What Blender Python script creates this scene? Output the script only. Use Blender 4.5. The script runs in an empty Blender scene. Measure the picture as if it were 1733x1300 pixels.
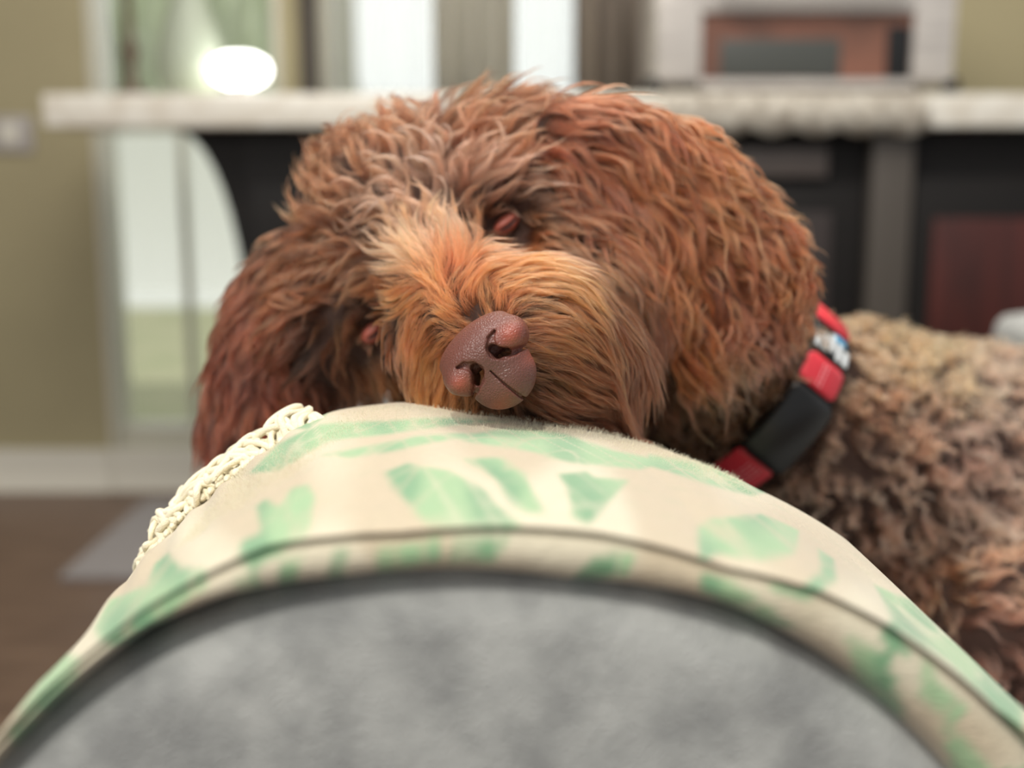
import bpy, bmesh, math
import numpy as np
from mathutils import Vector, Matrix
rng = np.random.default_rng(7)
scene = bpy.context.scene
C = scene.collection
PI = math.pi

# ------------------------------------------------------------------ camera
F = 2000.0                                   # focal length in pixels of the 1733 px wide frame
PITCH = math.radians(10.0)
CAM = np.array([0.0, 0.0, 0.75])
FWD = np.array([0, math.cos(PITCH), -math.sin(PITCH)])
UP = np.array([0, math.sin(PITCH), math.cos(PITCH)])
RT = np.array([1.0, 0, 0])
cd = bpy.data.cameras.new('camera'); cam = bpy.data.objects.new('camera', cd); C.objects.link(cam)
cam.location = CAM; cam.rotation_euler = (math.radians(90) - PITCH, 0, 0)
cd.sensor_width = 36; cd.lens = 36 * F / 1733; cd.clip_start = 0.02; cd.clip_end = 200
cd.dof.use_dof = True; cd.dof.focus_distance = 0.445; cd.dof.aperture_fstop = 4.5
scene.camera = cam

# ------------------------------------------------------------------ world and lights
w = bpy.data.worlds.new('World'); scene.world = w; w.use_nodes = True
bg = w.node_tree.nodes['Background']; bg.inputs[0].default_value = (0.96, 0.98, 1.0, 1)   # hazy sky, bright over the back garden
_g = w.node_tree.nodes.new('ShaderNodeTexCoord'); _s = w.node_tree.nodes.new('ShaderNodeSeparateXYZ'); _m = w.node_tree.nodes.new('ShaderNodeMapRange')
_m.inputs['From Min'].default_value = 0.2; _m.inputs['From Max'].default_value = 0.9; _m.inputs['To Min'].default_value = 0.48; _m.inputs['To Max'].default_value = 1.75
w.node_tree.links.new(_g.outputs['Generated'], _s.inputs[0]); w.node_tree.links.new(_s.outputs['Y'], _m.inputs[0]); w.node_tree.links.new(_m.outputs[0], bg.inputs[1])

def area(name, loc, target, sx, sy, power, col=(1, 1, 1)):
    l = bpy.data.lights.new(name, 'AREA'); l.shape = 'RECTANGLE'; l.size = sx; l.size_y = sy
    l.energy = power; l.color = col
    o = bpy.data.objects.new(name, l); C.objects.link(o); o.location = loc
    o.rotation_euler = (Vector(target) - Vector(loc)).to_track_quat('-Z', 'Y').to_euler()
    return o
area('window_light', (-1.0, -0.5, 2.1), (0, 0.5, 0.7), 1.0, 0.9, 25, (1.0, 0.95, 0.88))
area('ceiling_light', (0.1, 1.0, 2.28), (0.1, 0.6, 0.6), 0.9, 0.7, 14, (1.0, 0.93, 0.84))
area('kitchen_fill', (0.2, 1.5, 2.25), (0.2, 2.4, 0.8), 1.4, 0.5, 22, (1.0, 0.95, 0.9))  # fill lamp added to brighten the counter and back wall
scene.view_settings.view_transform = 'Standard'; scene.view_settings.look = 'None'
scene.view_settings.gamma = 1; scene.view_settings.exposure = 0.0
scene.view_settings.use_curve_mapping = False
scene.cycles.use_denoising = True
scene.cycles.max_bounces = 8; scene.cycles.diffuse_bounces = 3; scene.cycles.glossy_bounces = 3
scene.cycles.transmission_bounces = 6; scene.cycles.transparent_max_bounces = 8
scene.cycles_curves.shape = 'RIBBONS'; scene.cycles_curves.subdivisions = 2

# ------------------------------------------------------------------ helpers
def P(px, py, d):
    """point of the place seen at a pixel, at a depth along the camera axis"""
    return CAM + d * (FWD + RT * ((px - 866.5) / F) + UP * ((650 - py) / F))
def project(p):
    q = np.asarray(p) - CAM
    d = q @ FWD
    return 866.5 + F * (q @ RT) / d, 650 - F * (q @ UP) / d, d
def on_y(px, py, y):
    """point of the place on the vertical plane at distance y"""
    r = FWD + RT * ((px - 866.5) / F) + UP * ((650 - py) / F)
    return CAM + r * (y / r[1])
def lin(c):
    return tuple((x / 255 / 12.92 if x / 255 <= 0.04045 else ((x / 255 + 0.055) / 1.055) ** 2.4) for x in c)
def unit(v):
    v = np.asarray(v, float); return v / (np.linalg.norm(v, axis=-1, keepdims=True) + 1e-12)
def sstep(a, b, x):
    t = np.clip((x - a) / (b - a), 0, 1); return t * t * (3 - 2 * t)

def mat(name, col, rough=0.6, metal=0.0, spec=0.5, noise=None, bump=None, trans=0, coat=0, sheen=0, sss=0):
    m = bpy.data.materials.new(name); m.use_nodes = True
    nt = m.node_tree; b = nt.nodes['Principled BSDF']
    b.inputs['Base Color'].default_value = (*lin(col), 1); b.inputs['Roughness'].default_value = rough
    b.inputs['Metallic'].default_value = metal; b.inputs['Specular IOR Level'].default_value = spec
    b.inputs['Transmission Weight'].default_value = trans; b.inputs['Coat Weight'].default_value = coat
    b.inputs['Sheen Weight'].default_value = sheen
    if sss: b.inputs['Subsurface Weight'].default_value = sss; b.inputs['Subsurface Scale'].default_value = 0.004
    tc = nt.nodes.new('ShaderNodeTexCoord')
    if noise:
        col2, sc, stretch = noise
        mp = nt.nodes.new('ShaderNodeMapping'); mp.inputs['Scale'].default_value = stretch
        n = nt.nodes.new('ShaderNodeTexNoise'); n.inputs['Scale'].default_value = sc; n.inputs['Detail'].default_value = 5
        cr = nt.nodes.new('ShaderNodeValToRGB')
        cr.color_ramp.elements[0].position = 0.35; cr.color_ramp.elements[1].position = 0.65
        cr.color_ramp.elements[0].color = (*lin(col), 1); cr.color_ramp.elements[1].color = (*lin(col2), 1)
        nt.links.new(tc.outputs['Object'], mp.inputs[0]); nt.links.new(mp.outputs[0], n.inputs[0])
        nt.links.new(n.outputs[0], cr.inputs[0]); nt.links.new(cr.outputs[0], b.inputs['Base Color'])
    if bump:
        sc, st, dist = bump
        n = nt.nodes.new('ShaderNodeTexNoise'); n.inputs['Scale'].default_value = sc; n.inputs['Detail'].default_value = 3
        bp = nt.nodes.new('ShaderNodeBump'); bp.inputs['Strength'].default_value = st; bp.inputs['Distance'].default_value = dist
        nt.links.new(tc.outputs['Object'], n.inputs[0]); nt.links.new(n.outputs[0], bp.inputs['Height'])
        nt.links.new(bp.outputs[0], b.inputs['Normal'])
    return m

def tag(o, label=None, cat=None, group=None, kind=None):
    if label: o['label'] = label
    if cat: o['category'] = cat
    if group: o['group'] = group
    if kind: o['kind'] = kind
    return o
def empty(name, loc, label=None, cat=None, group=None):
    o = bpy.data.objects.new(name, None); C.objects.link(o); o.location = loc
    o.empty_display_size = 0.02
    return tag(o, label, cat, group)
def link(name, me, m=None, parent=None):
    o = bpy.data.objects.new(name, me); C.objects.link(o)
    if m: me.materials.append(m)
    if parent:
        o.parent = parent
        o.matrix_parent_inverse = Matrix.Translation(-parent.matrix_basis.translation) if parent.parent is None else \
            Matrix.Translation(-(parent.matrix_basis.translation))
    return o
def grid_mesh(name, verts, faces, m=None, parent=None, smooth=True, color=None):
    me = bpy.data.meshes.new(name)
    me.from_pydata([tuple(v) for v in verts], [], [tuple(f) for f in faces]); me.update()
    if smooth: me.shade_smooth()
    if color is not None:
        a = me.color_attributes.new('col', 'FLOAT_COLOR', 'POINT')
        cc = np.ones((len(verts), 4)); cc[:, :3] = color
        a.data.foreach_set('color', cc.astype(np.float32).ravel())
    return link(name, me, m, parent)
def box(bm, x0, x1, y0, y1, z0, z1, bev=0.0, rot=0.0, seg=2):
    g = bmesh.ops.create_cube(bm, size=1)
    vs = g['verts']
    for v in vs:
        v.co = Vector(((x0 + x1) / 2 + v.co.x * (x1 - x0), (y0 + y1) / 2 + v.co.y * (y1 - y0), (z0 + z1) / 2 + v.co.z * (z1 - z0)))
    if bev:
        es = list({e for v in vs for e in v.link_edges})
        bmesh.ops.bevel(bm, geom=es, offset=bev, segments=seg, affect='EDGES', profile=0.6)
def bobj(name, fn, m, parent=None, smooth=True):
    bm = bmesh.new(); fn(bm); me = bpy.data.meshes.new(name); bm.to_mesh(me); bm.free()
    if smooth:
        me.shade_smooth()
        try: me.set_sharp_from_angle(angle=math.radians(35))
        except Exception: pass
    return link(name, me, m, parent)
def boxes(name, lst, m, parent=None, bev=0.0):
    return bobj(name, lambda bm: [box(bm, *b, bev=bev) for b in lst], m, parent)
def lathe(name, prof, loc, m, parent=None, n=40):
    vs, fs = [], []
    for r, z in prof:
        for i in range(n):
            a = 2 * PI * i / n; vs.append((loc[0] + r * math.cos(a), loc[1] + r * math.sin(a), loc[2] + z))
    k = len(prof)
    for j in range(k - 1):
        for i in range(n):
            fs.append((j * n + i, j * n + (i + 1) % n, (j + 1) * n + (i + 1) % n, (j + 1) * n + i))
    return grid_mesh(name, vs, fs, m, parent)
def tube_arrays(pts, rad, n=8):
    """verts and faces of a tube along pts"""
    pts = np.asarray(pts, float); k = len(pts)
    rad = np.broadcast_to(np.asarray(rad, float), (k,))
    T = unit(np.gradient(pts, axis=0)); ref = np.array([0.3, 0.2, 0.93])
    U = unit(np.cross(T, ref)); V = np.cross(T, U)
    a = np.linspace(0, 2 * PI, n, endpoint=False)
    vs = (pts[:, None] + rad[:, None, None] * (U[:, None] * np.cos(a)[None, :, None] + V[:, None] * np.sin(a)[None, :, None])).reshape(-1, 3)
    fs = [(j * n + i, j * n + (i + 1) % n, (j + 1) * n + (i + 1) % n, (j + 1) * n + i) for j in range(k - 1) for i in range(n)]
    fs += [tuple(range(n))[::-1], tuple(range((k - 1) * n, k * n))]
    return vs, fs
def merge(parts):
    V, Fc, o = [], [], 0
    for v, f in parts:
        V.append(v); Fc += [tuple(i + o for i in q) for q in f]; o += len(v)
    return np.concatenate(V), Fc

# ------------------------------------------------------------------ the room
WY = 2.77                                     # back wall
m_wall = mat('wall_paint', (176, 166, 132), 0.85, noise=((170, 160, 127), 3, (1, 1, 1)))
m_trim = mat('trim_paint', (226, 222, 208), 0.5)
m_floor = mat('floor_wood', (98, 78, 64), 0.45, noise=((76, 58, 47), 6, (1, 9, 1)))
m_ceiling = mat('ceiling_paint', (235, 232, 224), 0.9)
m_glass = mat('window_glass', (250, 255, 252), 0.02, trans=1.0)
m_glass.node_tree.nodes['Principled BSDF'].inputs['IOR'].default_value = 1.05
def X(px, y=WY, py=300): return float(on_y(px, py, y)[0])
def Z(py, y=WY): return float(on_y(866, py, y)[2])
wx1, wx2 = X(160), X(482)          # glazed door
vx1, vx2 = X(540), X(1010)         # window behind the counter
ZT = 2.35
tag(boxes('wall_back', [(-3.2, wx1, WY, WY + .12, 0, ZT), (wx2, vx1, WY, WY + .12, 0, ZT), (vx2, 3.2, WY, WY + .12, 0, ZT),
                        (wx1, wx2, WY, WY + .12, 2.05, ZT), (vx1, vx2, WY, WY + .12, 2.05, ZT), (vx1, vx2, WY, WY + .12, 0, .86)], m_wall), kind='structure')
tag(boxes('wall_left', [(-3.32, -3.2, .2, WY + .12, 0, ZT)], m_wall), kind='structure')
tag(boxes('floor', [(-3.2, 3.2, -2.5, WY + .12, -.04, 0)], m_floor), kind='structure')
tag(boxes('ceiling', [(-3.2, 3.2, 1.3, WY + .12, ZT, ZT + .05)], m_ceiling), kind='structure')
bbz = 0.105
tag(boxes('baseboard_back', [(-3.2, wx1 - .0, WY - .018, WY, 0, bbz), (wx1, wx2, WY - .012, WY + .02, 0, bbz)], m_trim, bev=.003), kind='structure')
# glazed door
m_dark_frame = mat('dark_frame', (62, 54, 46), 0.5)
m_cream_frame = mat('cream_frame', (208, 205, 188), 0.5)
dr = empty('door_1', (0, WY, 0)); dr['kind'] = 'structure'
tag(boxes('door_frame', [(wx1, wx1 + .02, WY - .005, WY + .12, bbz, 2.05), (wx2 - .02, wx2, WY - .005, WY + .12, bbz, 2.05),
                     (wx1, wx2, WY + .02, WY + .09, 1.98, 2.05), (wx1, wx2, WY + .02, WY + .09, bbz, bbz + .05),
                     (X(300) - .006, X(300) + .006, WY + .03, WY + .08, bbz, 2.0)], m_cream_frame, dr, bev=.004))
boxes('pane', [(wx1 + .03, wx2 - .03, WY + .052, WY + .056, bbz + .05, 1.98)], m_glass, dr)
wn = empty('window_1', (0, WY, 0)); wn['kind'] = 'structure'
boxes('window_frame', [(vx1, vx1 + .03, WY + .02, WY + .09, .86, 2.05), (vx2 - .03, vx2, WY + .02, WY + .09, .86, 2.05),
                       (vx1, vx2, WY + .02, WY + .09, 1.98, 2.05), (vx1, vx2, WY + .02, WY + .09, .86, .90),
                       (X(768) - .02, X(768) + .02, WY + .02, WY + .08, .86, 2.0)], m_cream_frame, wn, bev=.004)
boxes('pane', [(vx1 + .03, vx2 - .03, WY + .052, WY + .056, .9, 1.98)], m_glass, wn)
tag(boxes('trim_1', [(X(518), X(545), WY - .035, WY, .80, 2.1)], m_dark_frame, bev=.004), kind='structure')
# outside: lawn, pale fence, hedge
m_lawn = mat('lawn', (186, 182, 150), 0.9, noise=((166, 168, 132), 4, (1, 1, 1)))
m_patio = mat('patio_stone', (238, 238, 234), 0.8)
m_hedge = mat('hedge_leaf', (214, 220, 196), 0.9, noise=((190, 198, 168), 5, (1, 1, 1)))
tag(boxes('lawn', [(-9, 9, WY + .12, 7.0, -.06, -.02)], m_lawn), 'dry green lawn outside the glazed door', 'lawn', kind='structure')
tag(boxes('garden_wall', [(-9, 9, 8.0, 8.2, -.02, 1.28)], m_patio), 'white garden wall beyond the lawn, seen through the glazed door', 'garden wall')
tag(boxes('patio', [(-9, 9, 7.0, 16, -.06, -.02)], m_patio), 'pale stone patio beyond the lawn', 'patio', kind='structure')
sun_d = bpy.data.lights.new('sun', 'SUN'); sun_d.energy = 1.6; sun_d.angle = .02; sun_d.color = (1, .97, .9)
sun = bpy.data.objects.new('sun', sun_d); C.objects.link(sun)
sun.rotation_euler = Vector((.25, 1.0, -1.6)).to_track_quat('-Z', 'Y').to_euler()   # high sun over the back garden
def hedge_fn(bm):
    g = bmesh.ops.create_grid(bm, x_segments=60, y_segments=16, size=1)
    for v in bm.verts:
        u, t = v.co.x, v.co.y
        a = (t + 1) / 2 * PI
        r = 1 + .12 * math.sin(u * 37 + 3 * math.sin(a * 5)) + .08 * math.sin(u * 91 + a * 13)
        v.co = Vector((-3.0 + u * 1.7, 9.6 - .8 * math.cos(a) * r, 3.2 * math.sin(a) * r - .02))
tag(bobj('hedge', hedge_fn, m_hedge), 'tall pale green hedge behind the white garden wall', 'hedge')
# sheer curtain behind the counter, taupe curtain at its right end
def curtain(name, x0, x1, y, z0, z1, m, amp, waves, **kw):
    vs, fs = [], []; n = int(waves * 14); t = .0015
    for side in (0, 1):
        for j in range(2):
            for i in range(n + 1):
                u = i / n
                yy = y + amp * math.sin(u * waves * 2 * PI) * (1 + .3 * math.sin(u * 17)) + side * t
                vs.append((x0 + (x1 - x0) * u, yy, z0 if j == 0 else z1))
    q = n + 1
    for side in (0, 1):
        b = side * 2 * q
        for i in range(n):
            f = (b + i, b + i + 1, b + q + i + 1, b + q + i); fs.append(f if side == 0 else f[::-1])
    for i in range(n):
        fs.append((i, 2 * q + i, 2 * q + i + 1, i + 1)); fs.append((q + i, q + i + 1, 3 * q + i + 1, 3 * q + i))
    o = grid_mesh(name, vs, fs, m); return tag(o, **kw)
m_sheer = bpy.data.materials.new('sheer_cloth'); m_sheer.use_nodes = True
nt = m_sheer.node_tree; nt.nodes.remove(nt.nodes['Principled BSDF'])
tr = nt.nodes.new('ShaderNodeBsdfTranslucent'); tr.inputs[0].default_value = (*lin((246, 244, 238)), 1)
tp = nt.nodes.new('ShaderNodeBsdfTransparent'); df = nt.nodes.new('ShaderNodeBsdfDiffuse'); df.inputs[0].default_value = (*lin((240, 238, 230)), 1)
mx = nt.nodes.new('ShaderNodeMixShader'); mx2 = nt.nodes.new('ShaderNodeMixShader'); mx.inputs[0].default_value = .4; mx2.inputs[0].default_value = .35
nt.links.new(tr.outputs[0], mx.inputs[1]); nt.links.new(df.outputs[0], mx.inputs[2])
nt.links.new(tp.outputs[0], mx2.inputs[1]); nt.links.new(mx.outputs[0], mx2.inputs[2]); nt.links.new(mx2.outputs[0], nt.nodes['Material Output'].inputs[0])
m_sheer2 = m_sheer.copy(); m_sheer2.name = 'lined_cloth'
for n_ in m_sheer2.node_tree.nodes:
    if n_.type == 'MIX_SHADER' and abs(n_.inputs[0].default_value - .35) < .01: n_.inputs[0].default_value = .93
    if n_.type == 'BSDF_TRANSLUCENT': n_.inputs[0].default_value = (*lin((222, 216, 204)), 1)
m_taupe = mat('taupe_cloth', (150, 138, 124), 0.9, noise=((122, 110, 102), 5, (12, 1, .4)), sheen=.3)
curtain('curtain', X(735, 2.70), X(872, 2.70), 2.69, .90, 2.1, m_sheer2, .014, 3.5,
        label='pale cream curtain hanging in the middle of the bright window', cat='curtain')
curtain('curtain', X(555, 2.71), X(733, 2.71), 2.71, .90, 2.1, m_sheer, .010, 4,
        label='sheer white curtain nearest the glazed door', cat='curtain')
curtain('curtain', X(874, 2.71), X(968, 2.71), 2.71, .90, 2.1, m_sheer, .010, 3,
        label='narrow sheer white curtain beside the taupe curtain', cat='curtain')
curtain('curtain', X(968, 2.69), X(1112, 2.69), 2.675, .90, 2.1, m_taupe, .014, 3.5,
        label='taupe curtain hanging left of the toaster oven', cat='curtain')
# wall switch
sw = empty('light_switch', (X(20), WY, .86), 'grey white switch plate on the tan wall left of the glazed door', 'light switch')
m_plate = mat('switch_plate', (176, 170, 165), .4)
boxes('plate', [(X(-15), X(62), WY - .008, WY, Z(258), Z(196))], m_plate, sw, bev=.003)
boxes('rocker', [(X(8), X(38), WY - .012, WY - .006, Z(245), Z(208))], m_trim, sw, bev=.002)

# kitchen counter
KY0, KY1 = 2.28, 2.62
m_esp = mat('espresso_wood', (17, 13, 11), .65, spec=.3, noise=((12, 9, 8), 5, (1, 1, 8)))
m_mah = mat('mahogany', (74, 30, 24), .45, noise=((52, 22, 18), 4, (6, 1, 1)))
m_smoke = mat('smoky_panel', (78, 70, 66), .5)
m_stone = mat('counter_stone', (246, 242, 230), .25, noise=((226, 218, 202), 22, (1, 1, 1)))
def XK(px): return X(px, KY0)
def ZK(py): return Z(py, KY0)
ct_top, ct_bot = ZK(158), ZK(216)
isl = empty('kitchen_island', (XK(900), 2.45, 0), 'espresso brown kitchen island with mahogany doors under a pale stone worktop', 'kitchen island')
xl = XK(404)
boxes('body', [(xl, 1.75, KY0 + .04, KY1, 0, ct_bot)], m_esp, isl, bev=.003)
boxes('drawer', [(XK(1205), XK(1405), KY0 + .018, KY0 + .045, ZK(300), ZK(250))], m_smoke, isl, bev=.004)
for a, b in ((420, 780), (800, 1165), (1185, 1465)):
    d_ = boxes('door', [(XK(a), XK(b), KY0 + .022, KY0 + .042, .12, ZK(315))], m_esp, isl, bev=.004)
    boxes('panel', [(XK(a + 50), XK(b - 50), KY0 + .014, KY0 + .024, .18, ZK(360))], m_esp if a < 1100 else mat('grey_panel', (46, 38, 36), .5), d_, bev=.004)
boxes('stile', [(XK(1478), XK(1548), KY0 + .006, KY0 + .045, 0, ct_bot)], mat('grey_brown_stile', (70, 64, 58), .5), isl, bev=.004)
d_ = boxes('door', [(XK(1556), XK(1960), KY0 + .022, KY0 + .042, .12, ZK(300))], m_esp, isl, bev=.004)
boxes('panel', [(XK(1590), XK(1780), KY0 + .014, KY0 + .024, .18, ZK(370))], m_mah, d_, bev=.004)
boxes('toe_kick', [(xl + .03, 1.72, KY0 + .08, KY1 - .02, -.0, .1)], m_esp, isl)
# curved corbel under the overhang
def corbel(bm):
    pr = []
    for i in range(13):
        a = i / 12 * PI / 2
        pr.append((XK(272) + (xl - XK(272)) * math.sin(a) ** 1.0, ct_bot - (ct_bot - ZK(640)) * (1 - math.cos(a)) ** 1.15))
    pr += [(xl, ct_bot)]
    vs = [[bm.verts.new((x, y, z)) for x, z in pr] for y in (KY0 + .05, KY0 + .16)]
    bm.faces.new(vs[0]); bm.faces.new(vs[1][::-1]); n = len(pr)
    for i in range(n): bm.faces.new((vs[0][(i + 1) % n], vs[0][i], vs[1][i], vs[1][(i + 1) % n]))
bobj('corbel', corbel, m_esp, isl, smooth=False)
wt = tag(boxes('worktop', [(XK(82), 1.85, KY0 - .01, KY1 + .03, ct_bot, ct_top)], m_stone, bev=.008),
         'long pale stone worktop lying on the espresso island', 'worktop')
# scalloped cream runner under the oven
def runner():
    x0, x1 = XK(1118), XK(1560); n = 120; vs, fs = [], []; y = KY0 - .016
    for i in range(n + 1):
        u = i / n; x = x0 + (x1 - x0) * u
        dr_ = (ct_top - ct_bot) * 1.05 + .012 * abs(math.sin(u * PI * 6))
        wv = .003 * math.sin(u * 40)
        col = [(KY0 + .25, ct_top + .003), (KY0 + .0, ct_top + .003), (y, ct_top - .004), (y - wv - .003, ct_top - dr_ * .5), (y - wv, ct_top - dr_)]
        back = [(a + (.002 if k > 1 else 0), b - (.002 if k < 2 else 0)) for k, (a, b) in enumerate(col)][::-1]
        for a, b in col + back: vs.append((x, a, b))
    q = 10
    for i in range(n):
        for j in range(q): fs.append((i * q + j, (i + 1) * q + j, (i + 1) * q + (j + 1) % q, i * q + (j + 1) % q))
    return vs, fs
m_lace = mat('lace_cloth', (214, 208, 194), .9, noise=((150, 140, 126), 38, (1, 1, 1)))
v_, f_ = runner(); tag(grid_mesh('table_runner', v_, f_, m_lace), 'mottled cream runner with a scalloped hem hanging over the worktop edge', 'table runner')
# toaster oven
m_steel = mat('brushed_steel', (214, 208, 200), .35, metal=.25, noise=((190, 184, 178), 6, (1, 1, 10)))
m_oglass = mat('oven_glass', (60, 60, 56), .12, spec=.6)
m_copper = mat('copper_inside', (142, 96, 78), .4, noise=((104, 74, 62), 9, (1, 1, 1)))
m_black = mat('black_plastic', (22, 22, 22), .35)
OY = KY0 + .05
ov = empty('toaster_oven', (XK(1350), OY + .13, ct_top), 'silver framed toaster oven with coppery glass front standing on the cream runner', 'toaster oven')
def XO(px): return X(px, OY)
def ZO(py): return Z(py, OY)
zo = ct_top + .021
boxes('body', [(XO(1105), XO(1600), OY + .012, OY + .27, zo, ZO(-70))], m_steel, ov, bev=.006)
fr = boxes('door', [(XO(1108), XO(1180), OY - .012, OY + .012, zo + .004, ZO(-60)), (XO(1530), XO(1598), OY - .012, OY + .012, zo + .004, ZO(-60)),
               (XO(1180), XO(1530), OY - .012, OY + .012, zo + .004, ZO(146)), (XO(1180), XO(1530), OY - .012, OY + .012, ZO(22), ZO(-60))], m_steel, ov, bev=.004)
boxes('window', [(XO(1178), XO(1532), OY - .001, OY + .008, ZO(150), ZO(18))], m_copper, fr)
boxes('tray', [(XO(1212), XO(1412), OY - .005, OY + .002, ZO(132), ZO(66))], mat('grey_tray', (76, 78, 74), .4), fr, bev=.002)
boxes('side_gap', [(XO(1488), XO(1528), OY - .005, OY + .002, ZO(148), ZO(44))], m_black, fr, bev=.002)
bobj('handle', lambda bm: box(bm, XO(1200), XO(1510), OY - .04, OY - .028, ZO(0), ZO(-14), bev=.003), m_steel, fr)
for fx, fy in ((1104, 0), (1604, 0), (1112, .2), (1596, .2)):
    lathe('foot', [(0, 0), (.014, 0), (.017, .008), (.016, .024), (.012, .03), (0, .03)], (XO(fx), OY + .015 + fy, ct_top + .0035), m_black, ov, n=20)
# glowing round lamp and a dark candlestick on the left end of the worktop
LY = KY0 + .10
lp = empty('globe_lamp', (X(413, LY), LY, ct_top), 'small lit round glass lamp on the left part of the worktop', 'lamp')
m_bulb = bpy.data.materials.new('lit_glass'); m_bulb.use_nodes = True
b_ = m_bulb.node_tree.nodes['Principled BSDF']; b_.inputs['Emission Color'].default_value = (1, .99, .96, 1); b_.inputs['Emission Strength'].default_value = 6
lathe('base', [(0, 0), (.035, 0), (.034, .008), (.018, .014), (.016, .02), (0, .02)], (X(413, LY), LY, ct_top), mat('lamp_base', (120, 112, 100), .4), lp)
lathe('shade', [(.0, .018), (.025, .02), (.05, .032), (.058, .05), (.052, .068), (.03, .08), (0, .083)], (X(413, LY), LY, ct_top), m_bulb, lp)
cs = empty('candlestick', (X(232, LY), LY, ct_top), 'tall slim dark brown candlestick on the left end of the worktop', 'candlestick')
m_brz = mat('brown_bronze', (96, 82, 66), .5)
lathe('stand', [(0, 0), (.036, 0), (.034, .01), (.012, .02), (.009, .06), (.017, .085), (.009, .11), (.008, .19), (.02, .21), (.024, .222), (0, .222)], (X(232, LY), LY, ct_top), m_brz, cs)
lathe('candle', [(0, .222), (.014, .222), (.014, .32), (0, .325)], (X(232, LY), LY, ct_top), mat('candle_wax', (150, 142, 120), .5), cs)
jr = empty('glass_vase', (X(300, LY), LY + .05, ct_top), 'pale green frosted vase between the candlestick and the lit lamp', 'vase')
lathe('vessel', [(0, 0), (.045, 0), (.062, .03), (.066, .08), (.05, .15), (.03, .2), (.036, .24), (.033, .24), (.027, .2), (.046, .15), (.06, .08), (.0, .01)],
      (X(318, LY), LY + .06, ct_top), mat('frosted_glass', (196, 205, 184), .5, trans=.3), jr)
# mat on the floor
tag(boxes('floor_mat', [(-.85, -.56, 2.12, 2.66, 0, .012)], mat('mat_wool', (120, 115, 113), .95, bump=(300, .5, .003)), bev=.004), 'narrow grey mat lying on the brown floor at the end of the island', 'mat')

# ------------------------------------------------------------------ the sofa
AX = unit(np.array([(800 - 866.5) / F, 1, 0]) * np.array([1, 1, 0]))           # direction the arm runs in
AX = unit(np.array([-.0332, 1.0, 0])); AR = np.array([AX[1], -AX[0], 0]); AZ = np.array([0, 0, 1.0])
A0 = P(800, 975, .30)
def plane(px, py, s=0.0):
    r = FWD + RT * ((px - 866.5) / F) + UP * ((650 - py) / F)
    return CAM + r * (((A0 + AX * s - CAM) @ AX) / (r @ AX))
AC = plane(800, 1980)                          # centre of the rolled arm on its front plane
KM = np.linalg.norm(plane(800, 975) - AC) / 1005.0
def arm_pt(theta, rho, s):
    theta, rho, s = np.broadcast_arrays(theta, rho, s)
    return AC + AX * s[..., None] + rho[..., None] * (AR * np.sin(theta)[..., None] + AZ * np.cos(theta)[..., None])
RG = 1022 * KM
def rho_out(th):
    t = np.degrees(th)
    return KM * np.interp(t, [-90, -60, -50, -40, -30, -20, -10, 0, 10, 20, 30, 40, 50, 60, 75, 90], [985, 1000, 1012, 1046, 1060, 1084, 1072, 1040, 1034, 1042, 1061, 1098, 1155, 1185, 1150, 1100])
m_grey = mat('grey_fabric', (178, 179, 175), .95, noise=((142, 143, 141), 48, (1, 1, 1)), bump=(900, .6, .002), sheen=.2)
sofa = empty('sofa', tuple(AC * np.array([1, 1, 0])), 'grey fabric sofa with a big rolled arm under the green blanket', 'sofa')
def arm_mesh():
    vs, fs = [], []; n = 72; L = 1.0
    prof = [(0.0, -.004), (.5, -.0045), (.9, -.004), (.94, -.003), (.965, -.0005), (.985, .002), (.998, .008), (1, .03), (.968, .07), (.968, .15), (.945, .21), (.90, .28), (.88, .36), (1, L - .03), (.985, L - .004), (.95, L), (.5, L), (0, L)]
    for k, s in prof[:-5] + [(.88, L - .03), (.87, L - .004), (.84, L), (.5, L), (0, L)]:
        for i in range(n):
            a = 2 * PI * i / n
            vs.append(arm_pt(a, RG * k, s))
    for j in range(len(vs) // n - 1):
        for i in range(n): fs.append((j * n + i, j * n + (i + 1) % n, (j + 1) * n + (i + 1) % n, (j + 1) * n + i))
    return np.array(vs), fs
v_, f_ = arm_mesh(); grid_mesh('armrest', v_, f_, m_grey, sofa)
def obox(bm, u0, u1, s0, s1, z0, z1, bev):
    k = len(bm.verts); box(bm, u0, u1, s0, s1, z0, z1, bev=bev, seg=3); bm.verts.ensure_lookup_table()
    for v in list(bm.verts)[k:]:
        p = AC * np.array([1, 1, 0]) + AR * v.co.x + AX * v.co.y; v.co = Vector((p[0], p[1], v.co.z))
zc = AC[2]
bobj('arm_panel', lambda bm: obox(bm, -.11, .11, .01, .98, .06, zc - .02, .015), m_grey, sofa)
bobj('seat_base', lambda bm: obox(bm, .09, 1.75, .06, 1.0, .07, .27, .02), m_grey, sofa)
bobj('seat_cushion', lambda bm: obox(bm, .16, 1.70, .04, .86, .26, .362, .035), m_grey, sofa)
bobj('backrest', lambda bm: obox(bm, .585, 1.74, .875, 1.03, .26, .60, .03), m_grey, sofa)
for u, s in ((-.06, .05), (-.06, .9), (1.68, .08), (1.68, .9)):
    bobj('foot', lambda bm: obox(bm, u - .03, u + .03, s - .02, s + .04, 0, .075, .004), m_esp, sofa)

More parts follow.
